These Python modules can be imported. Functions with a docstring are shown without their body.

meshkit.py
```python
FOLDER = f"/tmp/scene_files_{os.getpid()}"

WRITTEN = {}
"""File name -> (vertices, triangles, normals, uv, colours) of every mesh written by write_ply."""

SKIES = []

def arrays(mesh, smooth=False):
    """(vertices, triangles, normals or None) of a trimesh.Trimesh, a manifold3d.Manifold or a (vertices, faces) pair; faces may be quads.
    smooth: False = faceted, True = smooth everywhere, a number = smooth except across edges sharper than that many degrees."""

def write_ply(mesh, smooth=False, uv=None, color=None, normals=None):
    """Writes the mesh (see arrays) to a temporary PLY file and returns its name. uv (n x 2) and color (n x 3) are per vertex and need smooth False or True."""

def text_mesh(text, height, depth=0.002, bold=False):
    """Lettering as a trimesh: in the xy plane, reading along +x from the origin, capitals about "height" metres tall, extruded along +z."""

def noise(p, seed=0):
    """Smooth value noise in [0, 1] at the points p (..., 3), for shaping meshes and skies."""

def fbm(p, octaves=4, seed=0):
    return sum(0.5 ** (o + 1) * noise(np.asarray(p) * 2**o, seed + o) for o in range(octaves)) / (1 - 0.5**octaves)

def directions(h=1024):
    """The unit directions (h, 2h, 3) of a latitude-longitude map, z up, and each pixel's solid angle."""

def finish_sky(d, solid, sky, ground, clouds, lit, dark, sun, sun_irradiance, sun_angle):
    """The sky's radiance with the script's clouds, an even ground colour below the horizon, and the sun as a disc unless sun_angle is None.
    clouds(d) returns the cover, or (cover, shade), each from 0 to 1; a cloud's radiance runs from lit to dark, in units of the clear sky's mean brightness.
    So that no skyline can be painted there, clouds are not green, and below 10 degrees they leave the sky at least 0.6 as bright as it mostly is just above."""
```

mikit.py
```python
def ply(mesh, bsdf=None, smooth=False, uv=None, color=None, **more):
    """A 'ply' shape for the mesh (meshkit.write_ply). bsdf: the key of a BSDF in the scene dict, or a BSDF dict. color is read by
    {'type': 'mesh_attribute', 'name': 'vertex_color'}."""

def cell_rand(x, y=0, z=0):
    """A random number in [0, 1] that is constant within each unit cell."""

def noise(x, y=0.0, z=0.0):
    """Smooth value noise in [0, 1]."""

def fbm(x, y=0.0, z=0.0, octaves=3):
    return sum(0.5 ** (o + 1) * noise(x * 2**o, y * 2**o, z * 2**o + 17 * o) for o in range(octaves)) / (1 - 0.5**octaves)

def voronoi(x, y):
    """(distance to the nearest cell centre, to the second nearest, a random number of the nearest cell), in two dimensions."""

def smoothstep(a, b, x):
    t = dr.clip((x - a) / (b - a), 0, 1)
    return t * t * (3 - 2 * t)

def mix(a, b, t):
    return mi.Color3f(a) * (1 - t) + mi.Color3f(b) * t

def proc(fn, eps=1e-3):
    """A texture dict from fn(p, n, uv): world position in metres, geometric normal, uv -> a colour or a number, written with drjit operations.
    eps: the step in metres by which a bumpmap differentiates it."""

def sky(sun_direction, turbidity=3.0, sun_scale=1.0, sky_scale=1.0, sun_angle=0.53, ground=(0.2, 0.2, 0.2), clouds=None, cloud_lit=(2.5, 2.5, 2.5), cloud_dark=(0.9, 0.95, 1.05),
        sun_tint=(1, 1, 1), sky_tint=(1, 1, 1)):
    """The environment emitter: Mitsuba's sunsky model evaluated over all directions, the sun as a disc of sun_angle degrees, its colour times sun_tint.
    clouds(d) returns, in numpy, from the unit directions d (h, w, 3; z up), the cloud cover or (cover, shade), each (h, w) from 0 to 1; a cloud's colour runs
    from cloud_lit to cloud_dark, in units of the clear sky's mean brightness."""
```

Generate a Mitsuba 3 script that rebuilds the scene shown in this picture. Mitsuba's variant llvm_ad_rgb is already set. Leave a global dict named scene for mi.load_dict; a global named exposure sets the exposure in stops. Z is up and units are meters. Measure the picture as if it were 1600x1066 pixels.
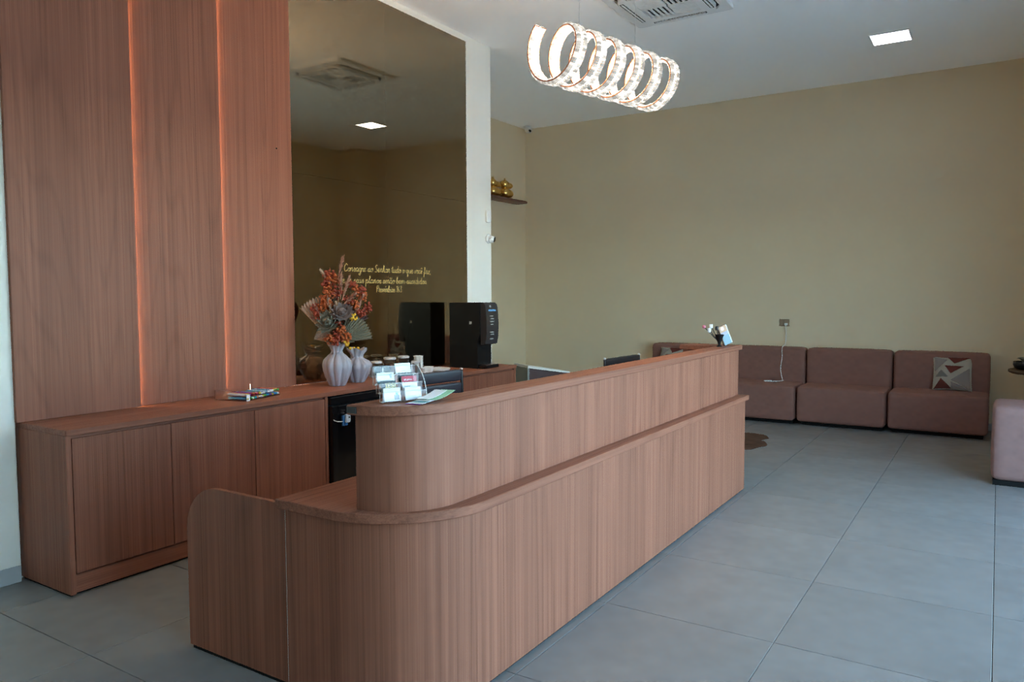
import math, random
import numpy as np, trimesh, drjit as dr, mitsuba as mi
from shapely.geometry import Polygon
import mikit, meshkit

# ------------------------------------------------------------------ camera, sky, exposure
T4 = mi.ScalarTransform4f
exposure = 2.1
F_PX, YAW, PITCH, ROLL, EYE = 1179.5, 0.57247764, -0.05982221, -0.0035432, np.array([0, 0, 1.5])
cy, sy_ = math.cos(YAW), math.sin(YAW)
FW = np.array([cy * math.cos(PITCH), sy_ * math.cos(PITCH), math.sin(PITCH)])
RT = np.array([sy_, -cy, 0.0])
UP = -RT * math.sin(ROLL) + np.cross(RT, FW) * math.cos(ROLL)
scene, labels = {'type': 'scene'}, {}
scene['camera'] = {'type': 'perspective', 'fov': math.degrees(2 * math.atan(800 / F_PX)), 'fov_axis': 'x', 'near_clip': 0.05, 'far_clip': 200.0,
                   'to_world': T4().look_at(origin=EYE.tolist(), target=(EYE + FW).tolist(), up=UP.tolist())}
scene['sky'] = mikit.sky((-0.3, 0.8, 0.6), turbidity=4.0, sun_scale=0.0, sky_scale=14.5, ground=(0.30, 0.31, 0.32), sky_tint=(0.87, 0.98, 0.89))
LED_WHITE, LED_STRIP, LED_TAPE = (1.5, 1.65, 1.8), (9.5, 6.2, 3.2), (78.0, 58.0, 38.0)

# ------------------------------------------------------------------ keys, labels
def numbered(name):
    if name not in scene and name not in labels and not any(k.startswith(name + '__') for k in scene):
        return name
    i = 1
    while True:
        k = f'{name}_{i:03d}'
        if k not in scene and k not in labels and not any(q.startswith(k + '__') for q in scene):
            return k
        i += 1
def tag(key, label=None, cat=None, group=None, kind=None):
    d = {}
    for a, b in (('label', label), ('category', cat), ('group', group), ('kind', kind)):
        if b: d[a] = b
    labels[key] = {**labels.get(key, {}), **d}
def thing(name, label, cat, group=None):
    k = numbered(name); tag(k, label, cat, group); return k
_count = {}
def part(parent, name, mesh, bsdf, smooth=False, label=None, kind=None, **more):
    base = f'{parent}__{name}'
    n = _count.get(base, 0); _count[base] = n + 1
    k = base if n == 0 else f'{base}_{n:03d}'
    scene[k] = mikit.ply(mesh, bsdf, smooth=smooth, **more)
    if label or kind: tag(k, label, kind=kind)
    return k
def single(name, mesh, bsdf, label, cat, smooth=False, group=None, **more):
    k = numbered(name); scene[k] = mikit.ply(mesh, bsdf, smooth=smooth, **more); tag(k, label, cat, group); return k
def struct(name, mesh, bsdf, smooth=False, label=None, **more):
    scene[name] = mikit.ply(mesh, bsdf, smooth=smooth, **more); tag(name, label, kind='structure'); return name

# ------------------------------------------------------------------ mesh helpers
V = lambda *a: np.array(a, float)
def cat(*ms):
    return trimesh.util.concatenate([m for m in ms if m is not None])
def box(x0, x1, y0, y1, z0, z1, c=0.0):
    x0, x1 = min(x0, x1), max(x0, x1); y0, y1 = min(y0, y1), max(y0, y1); z0, z1 = min(z0, z1), max(z0, z1)
    c = min(c, (x1 - x0) * .45, (y1 - y0) * .45, (z1 - z0) * .45)
    if c <= 0:
        m = trimesh.creation.box(extents=(x1 - x0, y1 - y0, z1 - z0)); m.apply_translation(((x0 + x1) / 2, (y0 + y1) / 2, (z0 + z1) / 2)); return m
    p = []
    for X, sx in ((x0, 1), (x1, -1)):
        for Y, s2 in ((y0, 1), (y1, -1)):
            for Z, sz in ((z0, 1), (z1, -1)):
                p += [(X, Y + s2 * c, Z + sz * c), (X + sx * c, Y, Z + sz * c), (X + sx * c, Y + s2 * c, Z)]
    return trimesh.convex.convex_hull(np.array(p))
def rbox(x0, x1, y0, y1, z0, z1, r, n=10, puff=0.0):
    """Rounded soft box: a cube grid clamped to an inner box and pushed out by r; puff bulges every face a little."""
    g = np.linspace(-1, 1, n + 1); vs, fs = [], []
    for ax in range(3):
        for s in (-1, 1):
            a, b = np.meshgrid(g, g, indexing='ij'); p = np.zeros((n + 1, n + 1, 3))
            p[..., ax] = s; p[..., (ax + 1) % 3] = a; p[..., (ax + 2) % 3] = b
            i = np.arange((n + 1) ** 2).reshape(n + 1, n + 1); q = np.stack([i[:-1, :-1], i[1:, :-1], i[1:, 1:], i[:-1, 1:]], -1).reshape(-1, 4)
            if s < 0: q = q[:, ::-1]
            fs.append(q + sum(len(v) for v in vs)); vs.append(p.reshape(-1, 3))
    p, f = np.vstack(vs), np.vstack(fs)
    h = V(x1 - x0, y1 - y0, z1 - z0) / 2; c = V(x0 + x1, y0 + y1, z0 + z1) / 2
    r = min(r, h.min() * .98)
    # spread the grid so that rounding has points near the edges
    e = np.sign(p) * (1 - (1 - np.abs(p)) ** 1.6)
    q = e * h; inner = np.clip(q, -(h - r), h - r); d = q - inner; L = np.linalg.norm(d, axis=1, keepdims=True)
    out = inner + np.where(L > 1e-9, d / np.maximum(L, 1e-9), 0) * np.minimum(r, np.maximum(L, 0)) if False else inner + np.where(L > 1e-9, d / np.maximum(L, 1e-9) * r, 0)
    if puff:
        w = np.clip(1 - (e ** 2), 0, 1)
        for ax in range(3):
            k = (np.abs(p[:, ax]) == 1)
            out[k, ax] += np.sign(p[k, ax]) * puff * w[k, (ax + 1) % 3] * w[k, (ax + 2) % 3]
    m = trimesh.Trimesh(out + c, np.vstack([f[:, [0, 1, 2]], f[:, [0, 2, 3]]]), process=False); m.merge_vertices(digits_vertex=6); return m
def prism(poly, z0, z1):
    m = trimesh.creation.extrude_polygon(poly if isinstance(poly, Polygon) else Polygon(poly), z1 - z0, engine='earcut'); m.apply_translation((0, 0, z0)); return m
def prism_c(poly, z0, z1, c=0.003):
    """Prism with small chamfers on its top and bottom edges (outline shrunk by c)."""
    P = np.array(poly if not isinstance(poly, Polygon) else poly.exterior.coords[:-1], float)
    if Polygon(P).exterior.is_ccw is False: P = P[::-1]
    n = len(P); t0 = P - np.roll(P, 1, 0); t1 = np.roll(P, -1, 0) - P
    t0 /= np.linalg.norm(t0, axis=1, keepdims=True); t1 /= np.linalg.norm(t1, axis=1, keepdims=True)
    n0, n1 = np.stack([-t0[:, 1], t0[:, 0]], 1), np.stack([-t1[:, 1], t1[:, 0]], 1)
    m = (n0 + n1) / np.maximum(1 + (n0 * n1).sum(1, keepdims=True), .3)
    inn = P + m * c
    rings = [(inn, z0), (P, z0 + c), (P, z1 - c), (inn, z1)]
    v = np.vstack([np.column_stack([q, np.full(n, z)]) for q, z in rings]); f = []
    for k in range(3):
        for i in range(n):
            a, b = k * n + i, k * n + (i + 1) % n; f += [(a, b, b + n), (a, b + n, a + n)]
    cap = trimesh.creation.triangulate_polygon(Polygon(inn), engine='earcut')
    from scipy.spatial import cKDTree
    idx = cKDTree(inn).query(cap[0])[1]; tri = idx[cap[1]]
    ar = np.cross(inn[tri[:, 1]] - inn[tri[:, 0]], inn[tri[:, 2]] - inn[tri[:, 0]]); tri[ar < 0] = tri[ar < 0][:, ::-1]
    f = np.vstack([np.array(f), tri + 3 * n, tri[:, ::-1]])
    return trimesh.Trimesh(v, f, process=False)
def tube(pts, r, sides=8, closed=False):
    p = np.asarray(pts, float); n = len(p); r = np.broadcast_to(r, (n,))
    t = np.gradient(p, axis=0); t /= np.linalg.norm(t, axis=1, keepdims=True) + 1e-12
    u = np.cross(t[0], (0, 0, 1) if abs(t[0][2]) < .9 else (1, 0, 0)); u /= np.linalg.norm(u); us = []
    for i in range(n):
        u = u - t[i] * (u @ t[i]); u /= np.linalg.norm(u) + 1e-12; us.append(u)
    us = np.array(us); w = np.cross(t, us); a = np.arange(sides) * 2 * np.pi / sides
    v = (p[:, None] + r[:, None, None] * (np.cos(a)[None, :, None] * us[:, None] + np.sin(a)[None, :, None] * w[:, None])).reshape(-1, 3)
    f = []
    for i in range(n - 1):
        for j in range(sides):
            A, B = i * sides + j, i * sides + (j + 1) % sides; f += [(A, B, B + sides), (A, B + sides, A + sides)]
    v = np.vstack([v, p[0], p[-1]]); k = n * sides
    for j in range(sides):
        f += [(k, (j + 1) % sides, j), (k + 1, (n - 1) * sides + j, (n - 1) * sides + (j + 1) % sides)]
    return trimesh.Trimesh(v, f, process=False)
def catmull(pts, k=6):
    p = np.asarray(pts, float)
    if len(p) < 3: return np.array([p[0] + (p[-1] - p[0]) * t for t in np.linspace(0, 1, k)])
    q = np.vstack([2 * p[0] - p[1], p, 2 * p[-1] - p[-2]]); out = []
    for i in range(1, len(q) - 2):
        for t in np.arange(k) / k:
            a, b, c, d = q[i - 1:i + 3]
            out.append(.5 * (2 * b + (c - a) * t + (2 * a - 5 * b + 4 * c - d) * t * t + (-a + 3 * b - 3 * c + d) * t ** 3))
    return np.array(out + [p[-1]])
def lathe(profile, n=32, ribs=0, amp=0.0, center=(0, 0, 0), power=1.0):
    P = np.asarray(profile, float); a = np.arange(n) * 2 * np.pi / n; m = len(P)
    k = 1 + (amp * (np.abs(np.cos(ribs * a / 2)) ** power - .6) if ribs else 0 * a)
    v = np.stack([P[:, 0][:, None] * (k * np.cos(a))[None], P[:, 0][:, None] * (k * np.sin(a))[None], np.repeat(P[:, 1][:, None], n, 1)], -1).reshape(-1, 3)
    f = []
    for i in range(m - 1):
        for j in range(n):
            A, B = i * n + j, i * n + (j + 1) % n; f += [(A, B, B + n), (A, B + n, A + n)]
    v = np.vstack([v, (0, 0, P[0, 1]), (0, 0, P[-1, 1])])
    for j in range(n):
        f += [(m * n, (j + 1) % n, j), (m * n + 1, (m - 1) * n + j, (m - 1) * n + (j + 1) % n)]
    return trimesh.Trimesh(v + np.asarray(center), f, process=False)
def ball(c, r, s=2, scale=(1, 1, 1)):
    m = trimesh.creation.icosphere(subdivisions=s, radius=1.0); m.apply_scale(np.array(scale) * r); m.apply_translation(c); return m
def frame_at(m, o, ax, ay, az):
    M = np.eye(4); M[:3, 0], M[:3, 1], M[:3, 2], M[:3, 3] = ax, ay, az, o; m = m.copy(); m.apply_transform(M); return m
def rotz(m, deg, c):
    m = m.copy(); m.apply_transform(trimesh.transformations.rotation_matrix(math.radians(deg), (0, 0, 1), c)); return m
def arc(cx, cy_, r, a0, a1, n=20):
    return [(cx + r * math.cos(a), cy_ + r * math.sin(a)) for a in np.radians(np.linspace(a0, a1, n))]

# ------------------------------------------------------------------ materials
def rgb(c): return {'type': 'rgb', 'value': [float(x) for x in c]}
def srgb(r, g, b):
    c = np.array([r, g, b]) / 255; return tuple(np.where(c < .04045, c / 12.92, ((c + .055) / 1.055) ** 2.4))
def mat(key, color, rough=.5, spec=.5, metallic=0.0, two=True, **more):
    d = {'type': 'principled', 'base_color': color if isinstance(color, dict) else rgb(color), 'roughness': float(rough), 'specular': float(spec), 'metallic': float(metallic), **more}
    scene[key] = {'type': 'twosided', 'bsdf': d} if two else d
    return key
def wood_fn(axis, tint=1.0):
    def fn(p, n, uv):
        if axis == 'z': a, b, c = p.x, p.y, p.z
        elif axis == 'x': a, b, c = p.z, p.y, p.x
        else: a, b, c = p.x, p.z, p.y
        w = mikit.noise(a * 4.2, b * 4.2, c * .30) + .30 * mikit.noise(a * 11 + 5, b * 11, c * .35)   # slow figure, makes long cathedral arches
        r = w * 9.0
        ring = dr.abs(r - dr.floor(r) - .5) * 2
        fine = mikit.noise(a * 260, b * 260, c * 1.6)
        mid = mikit.noise(a * 95 + 9, b * 95 + 3, c * .55)
        wide = mikit.noise(a * 30 + 70, b * 30 + 31, c * .16)
        board = mikit.noise(a * 7.1 + 40, b * 7.1, c * .05)
        dark = .12 * mikit.smoothstep(.62, 1.0, ring) + .36 * fine + .32 * mid + .20 * wide
        col = mikit.mix((.335 * tint, .134 * tint, .082 * tint), (.140 * tint, .047 * tint, .027 * tint), dark)
        return col * (.90 + .20 * board)
    return fn
mat('wood_vertical', mikit.proc(wood_fn('z')), .47, .20)
mat('wood_along', mikit.proc(wood_fn('x')), .45, .20)
def tile_fn(p, n, uv):
    cx, cyy = dr.floor((p.x - 1.63) / .825), dr.floor((p.y + .02) / .795)
    t = mikit.cell_rand(cx, cyy, 5)
    f = mikit.fbm(p.x * 2.2 + t * 30, p.y * 2.2 + t * 17, 0, 3) * .6 + mikit.fbm(p.x * 14, p.y * 14, 3, 2) * .4
    return mikit.mix((.176, .170, .158), (.242, .236, .220), f) * (.97 + .06 * t)
def tile_rough(p, n, uv): return .34 + .14 * mikit.fbm(p.x * 5, p.y * 5, 1, 2)
mat('tile', mikit.proc(tile_fn), .36, .5)
scene['tile']['bsdf']['roughness'] = mikit.proc(tile_rough)
mat('grout', (.10, .10, .10), .8)
def wall_fn(p, n, uv): return mi.Color3f(.680, .560, .385) * (.985 + .03 * mikit.fbm(p.x * 3, p.y * 3, p.z * 3, 2))
mat('wall_beige', mikit.proc(wall_fn), .75, .3)
mat('wall_white', (.80, .765, .69), .7, .3)
mat('ceiling_white', (.89, .88, .86), .8, .2)
mat('baseboard_grey', (.36, .37, .37), .5)
mat('pavement', (.74, .71, .66), .8)
scene['bronze_mirror_glass'] = {'type': 'twosided', 'bsdf': {'type': 'conductor', 'material': 'none', 'specular_reflectance': rgb((.37, .30, .205))}}
mat('black_gloss', (.006, .006, .007), .14, .5)
mat('black_matt', (.005, .005, .0055), .40, .25)
mat('black_glass', (.004, .004, .005), .06, .6)
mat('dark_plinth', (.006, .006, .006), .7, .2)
mat('chrome', (.75, .75, .76), .16, .5, 1.0)
mat('copper', (.50, .23, .13), .35, .5, 1.0)
mat('gold', (.78, .50, .16), .24, .5, 1.0)
mat('gold_letter', (.62, .47, .19), .42, .5, .4)
mat('white_plastic', (.72, .72, .71), .4)
mat('white_matt', (.74, .73, .70), .7)
mat('paper', (.80, .82, .82), .7, .3)
mat('porcelain', (.74, .72, .68), .2)
mat('grille_grey', (.70, .70, .68), .6)
mat('grille_dark', (.035, .035, .033), .7)
mat('window_metal', (.05, .05, .055), .4)
scene['pane'] = {'type': 'thindielectric', 'int_ior': 1.5}
scene['acrylic'] = {'type': 'dielectric', 'int_ior': 1.49, 'ext_ior': 1.0}
scene['glass'] = {'type': 'dielectric', 'int_ior': 1.5, 'ext_ior': 1.0}
def velvet_fn(p, n, uv): return mi.Color3f(.205, .096, .074) * (.88 + .24 * mikit.fbm(p.x * 22, p.y * 22, p.z * 22, 3))
mat('velvet_pink', mikit.proc(velvet_fn), .75, .25, sheen=1.0, sheen_tint=.0)
def daylit_velvet_fn(p, n, uv): return mi.Color3f(.262, .150, .136) * (.88 + .24 * mikit.fbm(p.x * 22, p.y * 22, p.z * 22, 3))  # pink velvet with bluish window light painted into its colour
mat('velvet_daylit', mikit.proc(daylit_velvet_fn), .75, .25, sheen=1.0)
mat('leather_navy', (.022, .022, .030), .42)
mat('leather_black', (.018, .017, .017), .4)
mat('lavender_ceramic', (.34, .32, .36), .42)
mat('cream_fabric', (.34, .295, .24), .85)
mat('rust_fabric', (.10, .018, .012), .85)
mat('grey_fabric', (.15, .13, .11), .85)
mat('lilac_fabric', (.22, .18, .16), .85)
mat('table_wood', (.10, .055, .028), .45)
mat('dark_wood', (.14, .065, .045), .45)
def hide_fn(p, n, uv): return mikit.mix((.055, .024, .014), (.105, .055, .034), mikit.fbm(p.x * 9, p.y * 9, 0, 4))
mat('cow_hide', mikit.proc(hide_fn), .8, .3)
for nm, c, r in [('pen_blue', (.02, .10, .45), .3), ('pen_cyan', (.03, .32, .52), .3), ('pen_red', (.42, .03, .05), .3), ('pen_purple', (.20, .05, .32), .3), ('pen_green', (.10, .40, .10), .3),
                 ('pen_yellow', (.62, .48, .05), .3), ('pen_white', (.75, .76, .78), .3), ('pen_navy', (.02, .03, .12), .3), ('pen_orange', (.70, .24, .10), .3),
                 ('card_red', (.42, .03, .06), .5), ('card_dark', (.03, .05, .06), .5), ('card_teal', (.22, .45, .47), .5), ('card_grey', (.30, .36, .40), .5), ('card_pink', (.62, .32, .36), .5),
                 ('leaflet_green', (.32, .56, .36), .5), ('leaf_green', (.10, .17, .03), .6), ('berry_red', (0.231, 0.034, 0.015), .55), ('berry_orange', (0.340, 0.078, 0.020), .55), ('plume_pink', (.37, .195, .14), .85), ('plume_cream', (.46, .35, .26), .85),
                 ('palm_beige', (.42, .32, .255), .8), ('palm_sage', (0.204, 0.190, 0.136), .8), ('protea_sage', (0.163, 0.160, 0.126), .8), ('protea_mauve', (0.184, 0.143, 0.136), .8), ('stem_brown', (.12, .075, .04), .8), ('dark_leaf', (.08, .045, .045), .8), ('yellow_bloom', (.62, .36, .03), .7),
                 ('seam_tone', (.30, .21, .17), .5), ('coffee', (.10, .035, .012), .5), ('steel_lid', (.5, .5, .5), .3), ('tan_plastic', (.26, .18, .11), .5), ('lock_blue', (.05, .18, .42), .4), ('lock_white', (.62, .68, .74), .4), ('screen_blue', (.12, .34, .60), .3), ('panel_grey', (.028, .026, .027), .22), ('icon_grey', (.30, .31, .31), .4),
                 ('tablet_peach', (.48, .24, .12), .4), ('tablet_lilac', (0.300, 0.288, 0.360), .4), ('tablet_blue', (.16, .26, .31), .4), ('bead_pink', (.60, .18, .24), .4), ('box_grey', (.22, .23, .21), .6), ('wine_dark', (.05, .012, .010), .5)]:
    mat(nm, c, r)

# ------------------------------------------------------------------ the setting
CEIL, XB, YL, YR, YN, XF = 3.985, 9.76, 4.36, -0.85, 6.04, -2.8
struct('floor', box(XF - .1, XB + .1, YR - .1, YN + .1, -.12, -.006), 'grout', label='grey porcelain tiled floor')
xs = [XF] + [1.63 + .825 * k for k in range(-4, 10)] + [XB]; ys = [YR] + [-.02 + .795 * k for k in range(0, 8)] + [YN]
for i in range(len(xs) - 1):
    for j in range(len(ys) - 1):
        if xs[i + 1] - xs[i] < .03 or ys[j + 1] - ys[j] < .03: continue
        if ys[j] > YL and xs[i + 1] < 6.2: continue
        g = .0016
        part('floor', 'tile', box(xs[i] + g, xs[i + 1] - g, ys[j] + g, ys[j + 1] - g, -.010, 0, .0012), 'tile')
struct('ceiling', box(XF - .2, XB + .2, YR - .2, YN + .2, CEIL, CEIL + .15), 'ceiling_white')
struct('wall_back', box(XB, XB + .15, YR - .2, YN + .2, 0, CEIL), 'wall_beige')
struct('wall_nook', box(6.38, XB, YN, YN + .15, 0, CEIL), 'wall_beige')
struct('wall_left', cat(box(1.84, 6.38, YL, YL + .15, 0, CEIL), box(XF, 1.882, 4.311, YL + .15, 0, CEIL), box(6.23, 6.38, YL + .15, YN + .15, 0, CEIL)), 'wall_white')
struct('wall_front', box(XF - .15, XF, YR - .2, YL + .2, 0, CEIL), 'wall_beige')
struct('column_back', box(9.40, XB, YR, -.36, 0, CEIL, .004), 'wall_beige')
WX0, WX1, WZ1 = 0.8, 6.8, 2.75
struct('wall_right', cat(box(XF - .1, WX0, YR - .15, YR, 0, CEIL), box(WX1, XB, YR - .15, YR, 0, CEIL), box(WX0, WX1, YR - .15, YR, WZ1, CEIL)), 'wall_beige')
fr = [box(WX0, WX1, YR - .10, YR - .04, 0, .06), box(WX0, WX1, YR - .10, YR - .04, WZ1 - .06, WZ1)]
NP = 4; pw = (WX1 - WX0) / NP
for k in range(NP + 1): fr.append(box(WX0 + k * pw - .025, WX0 + k * pw + .025, YR - .10, YR - .04, .06, WZ1 - .06))
struct('window_1', cat(*fr), 'window_metal')
for k in range(NP):
    pm = trimesh.Trimesh([(WX0 + k * pw + .025, YR - .07, .06), (WX0 + (k + 1) * pw - .025, YR - .07, .06), (WX0 + (k + 1) * pw - .025, YR - .07, WZ1 - .06), (WX0 + k * pw + .025, YR - .07, WZ1 - .06)], [(0, 1, 2), (0, 2, 3)], process=False)
    part('window_1', 'pane', pm, 'pane')
struct('ground', box(-30, 40, -40, YR - .16, -.15, -.02), 'pavement')
struct('baseboard_left', cat(box(XF, 1.880, 4.299, 4.311, 0, .088, .003)), 'baseboard_grey')
struct('baseboard_back', box(XB - .012, XB, -.36, YN, 0, .08, .003), 'baseboard_grey')

# ------------------------------------------------------------------ wood panelling with hidden light strips
wp = thing('wall_panelling', 'tall stepped walnut wall panelling with glowing light grooves above the low cabinet', 'wall panelling')
PZ0, PZ1 = .847, CEIL - .002
part(wp, 'panel', cat(box(1.882, 2.562, 4.286, 4.296, PZ0, PZ1, .001), box(1.882, 1.900, 4.296, YL, PZ0, PZ1)), 'wood_vertical')
part(wp, 'panel', box(2.40, 3.178, 4.316, 4.324, PZ0, PZ1, .001), 'wood_vertical')
part(wp, 'panel', box(3.03, 3.795, 4.341, 4.3455, PZ0, PZ1, .001), 'wood_vertical')
scene['strip_glow'] = {'type': 'diffuse', 'reflectance': rgb((.6, .4, .2))}
for x, y in ((2.558, 4.305), (3.174, 4.3315), (3.785, 4.3488)):
    part(wp, 'light_strip', box(x - .006, x, y - .0025, y + .0025, PZ0 + .002, PZ1 - .01), 'strip_glow', emitter={'type': 'area', 'radiance': rgb(LED_STRIP), 'sampling_weight': .5})
single('screw_cap', ball((3.66, 4.3405, 2.55), .006, 1, (1, .4, 1)), 'black_matt', 'tiny dark screw cap on the rightmost wood wall panel', 'screw cap', smooth=True)

# ------------------------------------------------------------------ bronze mirror, its lettering
mr = thing('bronze_mirror', 'tall bronze tinted mirror wall of four panes beside the wood panelling', 'mirror')
MX = [3.70, 4.815, 5.955]; MZ = [.847, 2.405, 3.925]
for i in range(2):
    for j in range(2):
        part(mr, 'mirror_panel', box(MX[i] + .0004, MX[i + 1] - .0004, 4.352, YL - .001, MZ[j] + .0004, MZ[j + 1] - .0004, .0008), 'bronze_mirror_glass')
LOOP = [(.65, .8), (.4, .95), (.12, .6), (.15, .15), (.4, 0), (.65, .4), (.68, .9)]
TAIL = [(.68, .9), (.67, .2), (.8, 0), (.95, .2)]
NN = [(.15, .5), (.4, .95), (.6, .85), (.62, .2), (.75, 0), (.95, .2)]
E_ = [(0, .25), (.5, .6), (.45, .95), (.2, .8), (.12, .3), (.35, 0), (.75, .25)]
O_ = [(.45, .95), (.15, .7), (.15, .25), (.42, 0), (.7, .3), (.65, .75), (.42, .95), (.5, .7), (.85, .75)]
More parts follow.
